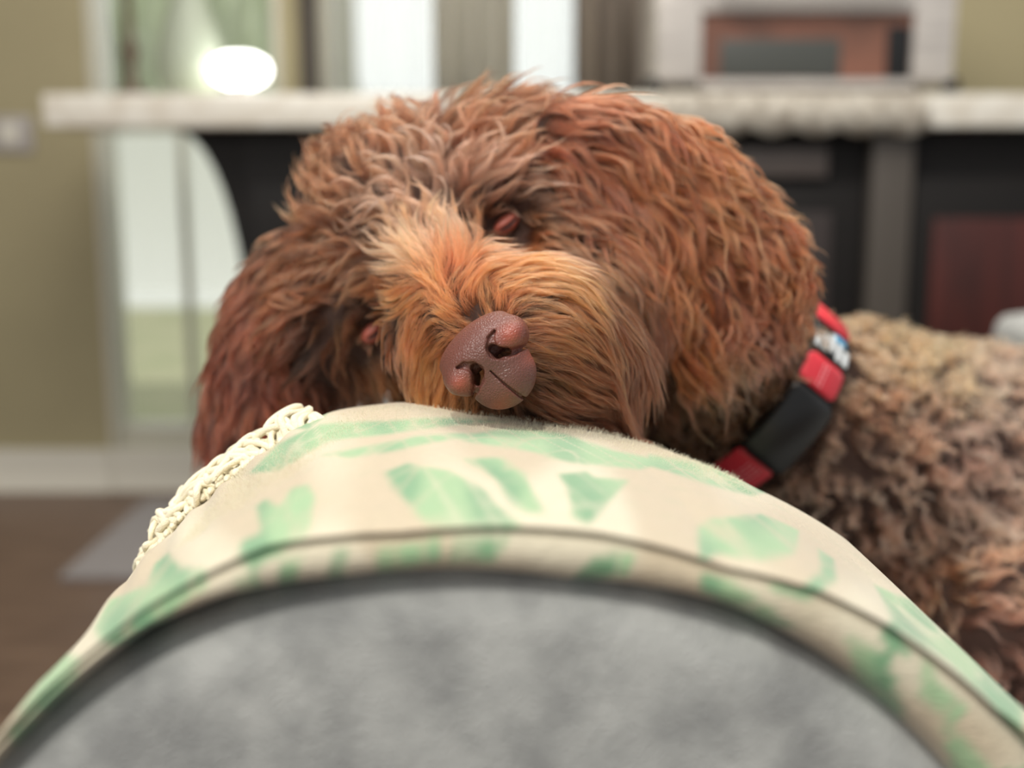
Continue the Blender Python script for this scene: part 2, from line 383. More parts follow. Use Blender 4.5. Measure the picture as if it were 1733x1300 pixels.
# ------------------------------------------------------------------ the blanket
LEAVES = [
 [(650,800),(690,783),(760,795),(820,832),(878,882),(880,893),(800,893),(720,888),(700,862),(665,830)],
 [(785,775),(845,775),(893,805),(918,868),(885,866),(835,812)],
 [(945,800),(990,795),(1005,808),(1065,815),(1035,850),(1000,890),(968,876),(958,832)],
 [(760,742),(860,724),(960,735),(1040,762),(1135,782),(1080,795),(960,778),(860,760)],
 [(1180,895),(1200,878),(1290,872),(1350,898),(1345,935),(1290,948),(1215,935),(1185,950)],
 [(1300,985),(1350,1000),(1392,970),(1385,930),(1412,948),(1415,985),(1370,1012),(1320,1005)],
 [(430,858),(445,845),(470,858),(492,828),(520,822),(535,838),(528,900),(490,930),(430,968),(398,950),(405,915),(440,905)],
 [(262,955),(285,935),(305,958),(345,962),(352,990),(300,1030),(262,1085),(180,1092),(160,1062),(185,1015),(250,990)],
 [(40,1190),(105,1105),(140,1120),(110,1190),(55,1262),(15,1262)],
 [(420,800),(470,752),(545,718),(700,706),(860,712),(700,727),(560,748),(470,795)],
 [(495,726),(520,700),(550,689),(562,696),(525,728)],
 [(545,772),(700,738),(840,732),(700,756),(590,775)],
 [(640,928),(740,908),(748,950),(640,968)], [(772,908),(860,908),(838,952),(760,956)],
 [(560,930),(590,925),(582,985),(552,988)], [(478,952),(512,942),(500,988),(468,995)],
 [(1010,935),(1075,940),(1062,978),(960,984)], [(1185,965),(1280,1005),(1340,1065),(1260,1045),(1185,1000)],
 [(1435,1075),(1500,1118),(1532,1200),(1512,1245),(1456,1190)], [(1585,1225),(1640,1258),(1675,1305),(1615,1305)],
 [(1480,990),(1540,1015),(1600,1075),(1660,1118),(1733,1200),(1733,1260),(1690,1205),(1610,1125),(1520,1065)],
 [(1490,1065),(1515,1050),(1540,1110),(1500,1110)], [(1560,1105),(1600,1160),(1640,1200),(1612,1225),(1560,1165)],
 [(1100,770),(1210,790),(1300,835),(1270,840),(1180,815),(1090,785)],
 [(395,985),(430,968),(445,990),(410,1012)], [(280,1075),(330,1045),(345,1055),(290,1085)],
]
def poly_mask(x, y, poly, soft):
    poly = np.array(poly, float); inside = np.zeros(x.shape, bool); dmin = np.full(x.shape, 1e9)
    n = len(poly)
    for i in range(n):
        a, b = poly[i], poly[(i + 1) % n]
        c = ((a[1] > y) != (b[1] > y)) & (x < (b[0] - a[0]) * (y - a[1]) / (b[1] - a[1] + 1e-9) + a[0])
        inside ^= c
        e = b - a; t = np.clip(((x - a[0]) * e[0] + (y - a[1]) * e[1]) / (e @ e), 0, 1)
        dmin = np.minimum(dmin, np.hypot(x - a[0] - t * e[0], y - a[1] - t * e[1]))
    sd = np.where(inside, dmin, -dmin)
    return sstep(-soft, soft, sd)
def wob(a, b, f, seed):
    r = np.random.default_rng(seed); s = 0
    for k in range(5):
        th = r.uniform(0, 2 * PI); q = f * r.uniform(.6, 1.6)
        s = s + np.sin(a * q * math.cos(th) + b * q * math.sin(th) + r.uniform(0, 6.28)) / 5
    return s
def sag(s):
    return 1 - .115 * sstep(.165, .31, s)
def blanket():
    th1 = np.radians(np.concatenate([np.linspace(-88, -58, 18)[:-1], np.linspace(-58, 58, 380), np.linspace(58, 88, 18)[1:]]))
    tdeg = np.degrees(th1)
    ro = rho_out(th1); rg = np.interp(tdeg, [-60, -47, -28, -20, -10, 8, 22, 36, 47, 60], [1000, 1005, 1046, 1044, 1024, 1012, 1034, 1024, 1008, 1000]) * KM
    rc = np.interp(tdeg, [-60, -40, -30, -25, -15, -5, 10, 20, 27, 33, 43, 53, 60], [1010, 1030, 1058, 1074, 1098, 1082, 1090, 1086, 1107, 1113, 1116, 1118, 1118]) * KM
    rc = np.maximum(rc, rg + .0015); rback = ro; ro = np.maximum(ro, rc + 7 * KM)
    rows = []
    S_END = .185
    def row(rho, s): rows.append(arm_pt(th1, rho, np.full_like(th1, 1.0) * s))
    hem = rg + .0008
    row(hem - .004, .012); row(hem - .002, .003); row(hem, -.001)
    for u in np.linspace(0, 1, 9)[1:-1]:                                  # lower roll
        a = u * PI
        row(hem + (rc - hem) * (1 - math.cos(a)) / 2, -.0015 - .0055 * math.sin(a))
    row(rc, .0005); row(rc + .0002, .001)
    hgt = ro - rc
    for u in np.linspace(0, 1, 14)[1:]:                                   # upper roll turning onto the top
        a = u * PI / 2
        row(rc + .0004 + hgt * (math.sin(a)) ** .8, -.0002 - .0085 * math.sin(min(1, u * 2.2) * PI / 2) + .026 * (1 - math.cos(a)) ** 1.3)
    s_last = float((rows[-1] - AC)[0] @ AX)
    ss = np.linspace(s_last, S_END, 190)[1:]
    edge = np.where(tdeg < -8, -.012 * sstep(12, 30, -tdeg), .0 * tdeg) + .13 * sstep(-20, -12, tdeg)
    for s in ss:
        f = (s - s_last) / (S_END - s_last)
        w_ = .0011 * wob(th1 * 6, np.full_like(th1, s * 60), 1.6, 4) * sstep(0, .2, f)
        w_ += .0016 * np.exp(-((tdeg + 17) / 7) ** 2) * sstep(.3, .9, f)
        w_ += .0008 * np.sin(th1 * 70 + s * 90) * sstep(8, 30, -tdeg) * sstep(.1, .5, f)
        g_ = sstep(0, .55, f); rows.append(arm_pt(th1, (ro * (1 - g_) + rback * g_ + w_) * sag(s + edge * f), s + edge * f))
    top_n = len(rows)
    V = np.array(rows)
    # thickness: inner rows come back under the outer ones
    for s in (S_END, .06):
        V = np.concatenate([V, arm_pt(th1, (rback - .006) * sag(s + (edge if s == S_END else 0)), s + (edge if s == S_END else 0))[None]])
    k, n = V.shape[:2]
    vv = V.reshape(-1, 3); idx = np.arange(k * n).reshape(k, n)
    fs = np.stack([idx[:-1, :-1], idx[:-1, 1:], idx[1:, 1:], idx[1:, :-1]], -1).reshape(-1, 4)
    px, py, d = project(vv)
    m = np.zeros(len(vv))
    jx = 5 * wob(px / 40, py / 40, 2.2, 11); jy = 5 * wob(px / 40, py / 40, 2.2, 12)
    for L in LEAVES: m = np.maximum(m, poly_mask(px + jx, py + jy, L, 5))
    out = (px < -5) | (px > 1740) | (py > 1305)
    th_f = np.tile(th1, k); sf = (vv - AC) @ AX
    m = np.where(out, sstep(.15, .3, wob(th_f * 9, sf * 70, 1.3, 21)), m)
    cream, beige, green, pale = [np.array(lin(c)) for c in ((226, 216, 190), (206, 190, 162), (124, 170, 128), (162, 196, 150))]
    vein = np.exp(-(wob(th_f * 26 + sf * 30, sf * 8, 1.8, 41) / .07) ** 2) + .7 * np.exp(-(wob(th_f * 40 - sf * 60, sf * 20, 1.6, 42) / .06) ** 2)
    m = m * (1 - .55 * np.clip(vein, 0, 1)); m = np.clip(m + .10 * wob(th_f * 50, sf * 200, 1.5, 43), 0, 1)
    q = sstep(-.25, .3, wob(px / 90, py / 90, 2.0, 31))[:, None]; q2 = sstep(-.2, .35, wob(px / 60, py / 60, 2.4, 33))[:, None]
    col = (cream * q + beige * (1 - q)) * (1 - m[:, None]) + (green * q2 + pale * (1 - q2)) * m[:, None]
    return vv, fs, col, th1, rback, S_END, edge
m_blk = mat('printed_cotton', (230, 220, 195), .95, sheen=.35)
nt = m_blk.node_tree; b_ = nt.nodes['Principled BSDF']
at = nt.nodes.new('ShaderNodeVertexColor'); at.layer_name = 'col'
mm = nt.nodes.new('ShaderNodeMixRGB'); mm.blend_type = 'MULTIPLY'; mm.inputs[0].default_value = .22
tc = nt.nodes.new('ShaderNodeTexCoord')
wv = nt.nodes.new('ShaderNodeTexNoise'); wv.inputs['Scale'].default_value = 950; wv.inputs['Detail'].default_value = 2
mp = nt.nodes.new('ShaderNodeMapping'); mp.inputs['Scale'].default_value = (.35, 1.2, 1.2)
nt.links.new(tc.outputs['Object'], mp.inputs[0]); nt.links.new(mp.outputs[0], wv.inputs[0])
nt.links.new(at.outputs[0], mm.inputs[1]); nt.links.new(wv.outputs[0], mm.inputs[2]); nt.links.new(mm.outputs[0], b_.inputs['Base Color'])
bp = nt.nodes.new('ShaderNodeBump'); bp.inputs['Strength'].default_value = .7; bp.inputs['Distance'].default_value = .0012
nt.links.new(wv.outputs[0], bp.inputs['Height']); nt.links.new(bp.outputs[0], b_.inputs['Normal'])
bv, bf, bcol, bth, bro, S_END, bedge = blanket()
bl = empty('blanket', tuple(arm_pt(np.array(0.), np.array(RG), np.array(.1))), 'cream blanket with green leaf print draped over the rolled sofa arm', 'blanket')
grid_mesh('cloth', bv, bf, m_blk, bl, color=bcol)

def curves_obj(name, pts, rad, cols, m, parent):
    """pts (N,K,3) strands, rad (N,K) or (K,), cols (N,3)"""
    N, K = pts.shape[:2]
    cu = bpy.data.hair_curves.new(name); cu.add_curves([K] * N)
    cu.position_data.foreach_set('vector', np.ascontiguousarray(pts, np.float32).ravel())
    r = cu.attributes.get('radius') or cu.attributes.new('radius', 'FLOAT', 'POINT')
    r.data.foreach_set('value', np.ascontiguousarray(np.broadcast_to(rad, (N, K)), np.float32).ravel())
    a = cu.attributes.new('col', 'FLOAT_COLOR', 'CURVE')
    cc = np.ones((N, 4), np.float32); cc[:, :3] = np.clip(cols, 0.001, .98); a.data.foreach_set('color', cc.ravel())
    cu.materials.append(m)
    o = bpy.data.objects.new(name, cu); C.objects.link(o)
    if parent:
        o.parent = parent; o.matrix_parent_inverse = Matrix.Translation(-parent.matrix_basis.translation)
    return o
def hair_mat(name, tip=1.18, root=.32, rough=.36, kind='p'):  # low root factor paints shade deep between the locks
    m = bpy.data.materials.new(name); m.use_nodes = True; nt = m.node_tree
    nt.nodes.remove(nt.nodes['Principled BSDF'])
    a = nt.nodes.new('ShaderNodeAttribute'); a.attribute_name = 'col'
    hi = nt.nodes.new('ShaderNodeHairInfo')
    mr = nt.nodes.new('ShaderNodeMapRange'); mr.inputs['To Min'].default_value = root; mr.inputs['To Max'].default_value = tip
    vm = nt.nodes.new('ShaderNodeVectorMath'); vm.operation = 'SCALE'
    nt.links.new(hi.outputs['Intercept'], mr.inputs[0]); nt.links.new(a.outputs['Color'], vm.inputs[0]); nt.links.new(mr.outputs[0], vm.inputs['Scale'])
    if kind == 'p':
        h = nt.nodes.new('ShaderNodeBsdfHairPrincipled'); h.model = 'CHIANG'; h.parametrization = 'COLOR'
        h.inputs['Roughness'].default_value = rough; h.inputs['Radial Roughness'].default_value = .5
        h.inputs['Coat'].default_value = 0.0; h.inputs['IOR'].default_value = 1.5
        nt.links.new(vm.outputs[0], h.inputs['Color'])
    else:
        h = nt.nodes.new('ShaderNodeBsdfDiffuse'); nt.links.new(vm.outputs[0], h.inputs[0])
    nt.links.new(h.outputs[0], nt.nodes['Material Output'].inputs[0])
    return m
# short nap on the cloth where the lens is sharp
def nap(n=26000):
    t = np.radians(rng.uniform(-30, 36, n)); s = rng.uniform(.06, S_END - .004, n)
    ro = np.interp(t, bth, bro)
    p0 = arm_pt(t, ro, s); nrm = unit(p0 - (AC + AX * s[:, None]))
    p0 -= nrm * .0003
    d = unit(nrm + rng.normal(0, .9, (n, 3))); L = rng.uniform(.0007, .0019, n)[:, None]
    p1 = p0 + nrm * .0008 + d * L * .5; p2 = p1 + unit(d + rng.normal(0, .5, (n, 3))) * L * .5
    return np.stack([p0, p1, p2], 1)
m_nap = hair_mat('cotton_fuzz', 1, 1, kind='d')
tag(curves_obj('nap', nap(), np.array([.00004, .00003, .00001]), np.tile(np.array(lin((228, 222, 200))), (26000, 1)), m_nap, bl), kind='stuff')

# cream yarn fringe along the far edge of the blanket
def fringe(i, t0):
    r = np.random.default_rng(100 + i)
    parts = []; e0 = S_END + np.interp(np.degrees(t0), np.degrees(bth), bedge)
    sweep = r.uniform(-1, 1); hgt = r.uniform(.001, .009); kn = r.uniform(.3, .8)
    for k in range(4):
        n = 30; u = np.linspace(0, 1, n); ph = r.uniform(0, 6.28)
        th = t0 + math.radians(1.6) * (k - 1.5) * (1 - .8 * np.exp(-((u - kn) / .18) ** 2)) * .55 \
            + math.radians(-8 + 11 * sweep) * u ** 1.1 + math.radians(1.6) * np.sin(u * 4 + ph) * u
        s = e0 - .006 + (.034 + .012 * r.uniform(-1, 1)) * u
        rho = np.interp(th, bth, bro) - .0015 + hgt * np.sin(np.clip(u * 1.15, 0, 1) * PI) ** .8 + .0008 * np.sin(u * 7 + ph) - .004 * u ** 2 + .0015 * np.exp(-((u - kn) / .12) ** 2)
        c = arm_pt(th, rho, s)
        c += .0008 * (AR * np.cos(u * 14 + ph)[:, None] + AZ * np.sin(u * 14 + ph)[:, None])
        parts.append(tube_arrays(c, .0016 * (1 - .35 * u) * r.uniform(.8, 1.15), 7))
    c0 = arm_pt(np.full(8, t0), np.interp(t0, bth, bro) + .0005, e0 + np.linspace(-.009, .004, 8))
    parts.append(tube_arrays(c0, np.array([.0006, .0013, .0017, .0015, .0017, .0018, .0014, .0008]), 8))
    return merge(parts)
m_yarn = mat('cream_yarn', (242, 232, 202), .9, bump=(1500, .8, .0008), sheen=.3)
for i, t in enumerate(np.radians(np.arange(-47, -19, 1.3))):
    v_, f_ = fringe(i, float(t)); grid_mesh('tassel', v_, f_, m_yarn, bl)

def stray(i):
    r = np.random.default_rng(300 + i); n = 40; u = np.linspace(0, 1, n)
    t0 = math.radians(r.uniform(-40, -20)); th = t0 - math.radians(r.uniform(6, 13)) * u + math.radians(.9) * np.sin(u * r.uniform(6, 12) + i)
    e0 = S_END + np.interp(np.degrees(th), np.degrees(bth), bedge)
    s = e0 + r.uniform(-.003, .02) + .007 * np.sin(u * r.uniform(4, 9) + i * 2)
    rho = np.interp(th, bth, bro) + r.uniform(.001, .007) + .0022 * np.sin(u * r.uniform(5, 11) + i * 3) - .004 * (2 * u - 1) ** 4
    return tube_arrays(arm_pt(th, rho, s), .0015 * (1 - .5 * np.abs(2 * u - 1) ** 3) * r.uniform(.8, 1.25), 7)
for i in range(26):
    v_, f_ = stray(i); grid_mesh('tassel', v_, f_, m_yarn, bl)

# ------------------------------------------------------------------ signed distances, surface nets
def cone(p, a, b, ra, rb):
    ab = b - a; t = np.clip(((p - a) @ ab) / (ab @ ab), 0, 1)
    return np.linalg.norm(p - a - t[..., None] * ab, axis=-1) - (ra + (rb - ra) * t)
def ellip(p, c, R, r):
    q = ((p - c) @ R.T) / r
    k0 = np.linalg.norm(q, axis=-1); k1 = np.linalg.norm(q / r, axis=-1)
    return np.where(k0 < 1e-6, -min(r), k0 * (k0 - 1) / (k1 + 1e-9))
def smin(a, b, k):
    h = np.clip(.5 + .5 * (b - a) / k, 0, 1); return b + (a - b) * h - k * h * (1 - h)
def smax(a, b, k): return -smin(-a, -b, k)
def grad(f, p, e=.0006):
    g = np.stack([f(p + np.eye(3)[i] * e) - f(p - np.eye(3)[i] * e) for i in range(3)], -1)
    return unit(g)
def nets(f, lo, hi, h):
    lo, hi = np.array(lo), np.array(hi); n = np.ceil((hi - lo) / h).astype(int) + 1
    ax = [lo[i] + h * np.arange(n[i]) for i in range(3)]
    val = np.empty(n)
    for i in range(n[0]):
        g = np.stack(np.meshgrid([ax[0][i]], ax[1], ax[2], indexing='ij'), -1)[0]; val[i] = f(g)
    s = val < 0
    c = [s[dx:n[0] - 1 + dx, dy:n[1] - 1 + dy, dz:n[2] - 1 + dz] for dx in (0, 1) for dy in (0, 1) for dz in (0, 1)]
    cnt = sum(x.astype(int) for x in c); act = (cnt > 0) & (cnt < 8)
    ids = -np.ones(act.shape, int); ii = np.argwhere(act); ids[act] = np.arange(len(ii))
    V = lo + (ii + .5) * h
    for _ in range(4):
        d = f(V); V = V - grad(f, V) * np.clip(d, -h, h)[:, None] * .9
    Fs = []
    for a in range(3):
        b, cc = (a + 1) % 3, (a + 2) % 3
        sl0 = [slice(None)] * 3; sl1 = [slice(None)] * 3; sl0[a] = slice(0, -1); sl1[a] = slice(1, None)
        A, B = s[tuple(sl0)], s[tuple(sl1)]
        e = np.argwhere(A != B); sg = A[tuple(e.T)]
        ok = (e[:, b] > 0) & (e[:, cc] > 0) & (e[:, b] < act.shape[b]) & (e[:, cc] < act.shape[cc]); e = e[ok]; sg = sg[ok]
        def cell(db, dc):
            q = e.copy(); q[:, b] -= db; q[:, cc] -= dc; return ids[tuple(q.T)]
        quad = np.stack([cell(0, 0), cell(1, 0), cell(1, 1), cell(0, 1)], -1)
        quad[~sg] = quad[~sg][:, ::-1]
        Fs.append(quad)
    Fs = np.concatenate(Fs); Fs = Fs[(Fs >= 0).all(1)]
    return V, Fs
def R3(px_dir, away=0.0, roll=None):
    """frame whose x axis points along an image direction (y down), z towards the camera"""
    x = unit(RT * px_dir[0] - UP * px_dir[1] + FWD * away)
    z = unit(-FWD - x * (-FWD @ x)); y = np.cross(z, x); return np.stack([x, y, z])

# ------------------------------------------------------------------ the dog
def px(v, d): return v * d / F
# neck and collar frame
e_ = unit(RT * .80 - UP * .60); NA = unit(e_ * .96 + FWD * .28)
NC = P(1262, 668, .715); NF = unit(-FWD - NA * (-FWD @ NA)); NG = np.cross(NF, NA)
if NG @ UP < 0: NG = -NG
NR = .0665
PR = []                                         # (a, b, ra, rb, blend)
def prim(a, b, ra, rb, k=.02): PR.append((P(*a), P(*b), ra, rb, k))
prim((765, 415, .605), (800, 430, .60), .055, .054)
prim((672, 350, .620), (868, 318, .615), .043, .041, .02)
prim((575, 560, .610), (700, 520, .590), .034, .040, .02)          # right cheek
prim((900, 400, .585), (1000, 520, .575), .037, .036, .02)         # left cheek
prim((735, 455, .545), (800, 545, .487), .0245, .0195, .012)       # muzzle bridge
prim((770, 560, .510), (900, 575, .500), .030, .034, .014)         # flews
prim((880, 610, .490), (980, 630, .510), .026, .028, .014)         # lower jaw side
prim((757, 610, .500), (800, 650, .490), .0165, .015, .010)
prim((830, 345, .563), (880, 335, .568), .016, .015, .012)         # brow over the left eye
prim((610, 520, .570), (650, 500, .563), .015, .014, .012)
PR.append((P(860, 470, .64), NC - NA * .02, .060, .054, .03))
PR.append((NC - NA * .02, NC + NA * .06, .054, .062, .03))
prim((1450, 770, .80), (1640, 880, .92), .085, .120, .05)          # shoulders and trunk
prim((1640, 880, .92), (2250, 980, 1.02), .120, .125, .05)
prim((2250, 980, 1.02), (2700, 1040, 1.02), .125, .105, .05)
prim((1560, 930, .80), (1700, 1075, .70), .062, .040, .03)         # upper foreleg
prim((1700, 1075, .70), (2120, 1325, .72), .036, .024, .02)
prim((2120, 1325, .72), (2260, 1355, .71), .026, .022, .01)
prim((2500, 1050, .95), (2200, 1270, .88), .07, .045, .03)         # hind leg
prim((2200, 1270, .88), (2600, 1340, .84), .03, .024, .02)
prim((2850, 1040, 1.06), (3150, 1180, 1.0), .03, .014, .03)        # tail
SOCK = [(P(868, 388, .541), .0135), (P(646, 574, .551), .0130), (P(652, 625, .545), .0135), (P(662, 670, .535), .010)]
def sockets(p, d):
    for c, r in SOCK: d = smax(d, r - np.linalg.norm(p - c, axis=-1), .010)
    return d
def dog_sdf(p):
    d = None
    for a, b, ra, rb, k in PR:
        q = cone(p, a, b, ra, rb); d = q if d is None else smin(d, q, k)
    return sockets(p, d)
HEAD = [i for i in range(12)]
def head_sdf(p):
    d = None
    for i in list(range(14)):
        a, b, ra, rb, k = PR[i]; q = cone(p, a, b, ra, rb); d = q if d is None else smin(d, q, k)
    return sockets(p, d)
m_skin = mat('dog_skin', (52, 31, 22), .9)  # shade in the gaps between locks is put into this dark colour
dog = empty('dog', tuple(NC * np.array([1, 1, 0]) + np.array([0, 0, .385])), 'curly brown dog asleep with its chin on the green blanket', 'dog')
ends = np.array([q for a, b, ra, rb, k in PR for q in (a, b)])
V, Fq = nets(dog_sdf, ends.min(0) - .15, ends.max(0) + .15, .006)
body = grid_mesh('body', V, Fq, m_skin, dog)
DOGV, DOGF = V, Fq
# ears: long soft flaps
EL_c, EL_R, EL_r = P(1125, 372, .572), R3((.78, .62), .10), np.array([.078, .040, .012])
EL2_c, EL2_R, EL2_r = P(1215, 435, .588), R3((.76, .64), .15), np.array([.050, .032, .012])
ER_c, ER_R, ER_r = P(476, 552, .612), R3((-.42, .90), .02), np.array([.060, .028, .012])
ER2_c, ER2_R, ER2_r = P(428, 700, .612), R3((-.30, .95), .02), np.array([.040, .019, .010])
def earL(p): return smin(ellip(p, EL_c, EL_R, EL_r), ellip(p, EL2_c, EL2_R, EL2_r), .015)
def earR(p): return smin(ellip(p, ER_c, ER_R, ER_r), ellip(p, ER2_c, ER2_R, ER2_r), .012)
ears = []
for f, c in ((earL, (EL_c + EL2_c) / 2), (earR, (ER_c + ER2_c) / 2)):
    v_, f_ = nets(f, c - .13, c + .13, .004); ears.append((v_, f_)); 
earl = grid_mesh('ear', *ears[0], m_skin, dog); earr = grid_mesh('ear', *ears[1], m_skin, dog)

# ---- nose
NS = .440 / F; N0 = P(825, 605, .440)
nu = unit(RT * .755 + UP * .656); nv = unit(RT * .656 - UP * .755); nw = -FWD
ntilt = .12
nw = unit(nw + nu * -.10 + nv * -.12); nu = unit(nu - nw * (nu @ nw)); nv = unit(nv - nw * (nv @ nw) - nu * (nv @ nu))
NRM = np.stack([nu, nv, nw])
def el(q, c, r):
    q = (q - np.array(c)) / np.array(r, float); k0 = np.linalg.norm(q, axis=-1); k1 = np.linalg.norm(q / np.array(r, float), axis=-1)
    return k0 * (k0 - 1) / (k1 + 1e-9)
def nose_local(q):
    d = el(q, (-2, -8, -22), (88, 53, 56))
    d = smin(d, el(q, (-4, 40, -26), (60, 52, 48)), 16)
    d = smin(d, el(q, (-5, -40, -40), (76, 30, 44)), 14)
    for sx, cx in ((1, 54), (-1, -58)):
        d = smin(d, el(q, (cx, 0, 2), (29, 23, 27)), 8)
    d0 = d
    def chain(pts):
        e = None
        for (x0, y0, r0), (x1, y1, r1) in zip(pts[:-1], pts[1:]):
            c2 = cone(q[..., :2], np.array([x0, y0], float), np.array([x1, y1], float), r0, r1); e = c2 if e is None else smin(e, c2, 2)
        return e
    for sx, ox, dy in ((1, 0, 0), (-1, -8, 4)):
        f_ = lambda L: [(sx * x + ox, y + dy, r) for x, y, r in L]
        g1 = chain(f_([(40, -22, 2.0), (28, -16, 5.5), (19, -4, 8.5), (17, 6, 10), (26, 17, 8.5), (42, 24, 5.5), (60, 27, 3.6), (80, 24, 3), (104, 14, 3)]))
        d = smax(d, -smax(g1, -(d0 + 9), 4), 5)
        g2 = chain(f_([(18, -2, 8), (20, 8, 9.5), (32, 16, 6.5)]))
        d = smax(d, -smax(g2, -(d0 + 40), 4), 4)
    g3 = chain([(-9, 24, .8), (-6, 55, 1.5), (0, 96, 3)])
    d = smax(d, -smax(g3, -(d0 + 7), 2), 3)
    return d
def nose_sdf(p): return nose_local(((p - N0) @ NRM.T) / NS) * NS
v_, f_ = nets(nose_local, (-112, -82, -90), (112, 112, 60), 1.6)
q = v_
pink = np.exp(-(((q[:, 0] - 56) / 22) ** 2 + ((q[:, 1] - 2) / 20) ** 2)) + np.exp(-(((q[:, 0] + 60) / 17) ** 2 + ((q[:, 1] - 8) / 15) ** 2)) \
    + .8 * np.exp(-(((q[:, 0] - 66) / 22) ** 2 + ((q[:, 1] - 48) / 16) ** 2)) + .8 * np.exp(-((q[:, 1] - 78) / 14) ** 2) * np.exp(-((q[:, 0] + 40) / 30) ** 2)
pink = np.clip(pink, 0, 1)[:, None]
core = np.exp(-((q[:, 0] / 45) ** 2 + ((q[:, 1] - 25) / 45) ** 2))[:, None]
pink[:] = pink * .8
ncol = np.array(lin((112, 68, 60))) * (1 - pink) + np.array(lin((172, 86, 68))) * pink
ncol = ncol * (1 - .45 * core) + np.array(lin((84, 60, 52))) * .45 * core
nose_v = N0 + (v_ * NS) @ NRM
m_nose = mat('nose_leather', (130, 84, 76), .38, spec=.5, sss=.15)
nt = m_nose.node_tree; b_ = nt.nodes['Principled BSDF']
at = nt.nodes.new('ShaderNodeVertexColor'); at.layer_name = 'col'; nt.links.new(at.outputs[0], b_.inputs['Base Color'])
tc = nt.nodes.new('ShaderNodeTexCoord'); vo = nt.nodes.new('ShaderNodeTexVoronoi'); vo.inputs['Scale'].default_value = 900
vo.feature = 'DISTANCE_TO_EDGE'; nz = nt.nodes.new('ShaderNodeTexNoise'); nz.inputs['Scale'].default_value = 160
bp = nt.nodes.new('ShaderNodeBump'); bp.inputs['Strength'].default_value = .7; bp.inputs['Distance'].default_value = .0006
ma = nt.nodes.new('ShaderNodeMath'); ma.operation = 'MINIMUM'; ma.inputs[1].default_value = .3
nt.links.new(tc.outputs['Object'], vo.inputs[0]); nt.links.new(vo.outputs['Distance'], ma.inputs[0]); nt.links.new(ma.outputs[0], bp.inputs['Height'])
nt.links.new(bp.outputs[0], b_.inputs['Normal'])
nose = grid_mesh('nose', nose_v, f_, m_nose, dog, color=ncol)

# ---- closed eyelids
m_lid = mat('eyelid_skin', (158, 84, 70), .5, sss=.2, bump=(500, .4, .001))
m_dark = mat('lash_line', (34, 22, 18), .6)
EYES = [((856, 380), .5445, (.80, -.60), 27, 15), ((633, 561), .5565, (.72, -.60), 27, 17)]
for (ex, ey), ed, dr_, rx, ry in EYES:
    Rm = R3(dr_); c = P(ex, ey, ed)
    dsurf = c.copy()
    for _ in range(20): dsurf = dsurf - FWD * head_sdf(dsurf[None])[0] * .8 * -1 * 1 if head_sdf(dsurf[None])[0] < 0 else dsurf + FWD * head_sdf(dsurf[None])[0] * .8
    # walk along the view line to the skin
    t = ed
    for _ in range(60):
        s_ = head_sdf(P(ex, ey, t)[None])[0]; t += s_ * .7
    c = P(ex, ey, t); EYED = t
    rr = np.array([px(rx, t), px(ry, t), .0052])
    def lid(p, c=c, Rm=Rm, rr=rr): 
        d = ellip(p, c - Rm[1] * 0, Rm, rr)
        a = c - Rm[0] * rr[0] * 1.0 - Rm[1] * rr[1] * .15 + Rm[2] * .004; b = c - Rm[1] * rr[1] * .45 + Rm[2] * .0046; e = c + Rm[0] * rr[0] * 1.0 - Rm[1] * rr[1] * .1 + Rm[2] * .003
        return smax(smax(d, -cone(p, a, b, .0004, .0009), .0006), -cone(p, b, e, .0009, .0004), .0006)
    v_, f_ = nets(lid, c - .012, c + .012, .0006)
    lo_ = grid_mesh('eyelid', v_, f_, m_lid, dog)
    u = np.linspace(-1, 1, 16)
    pts = c + Rm[0] * (u * rr[0] * .95)[:, None] - Rm[1] * (rr[1] * (.12 + .33 * (1 - u ** 2)))[:, None] + Rm[2] * (.0040 * (1 - .5 * u ** 2))[:, None]
    v_, f_ = tube_arrays(pts, .0005 * (1.05 - .6 * u ** 2), 6); grid_mesh('lash_line', v_, f_, m_dark, lo_)

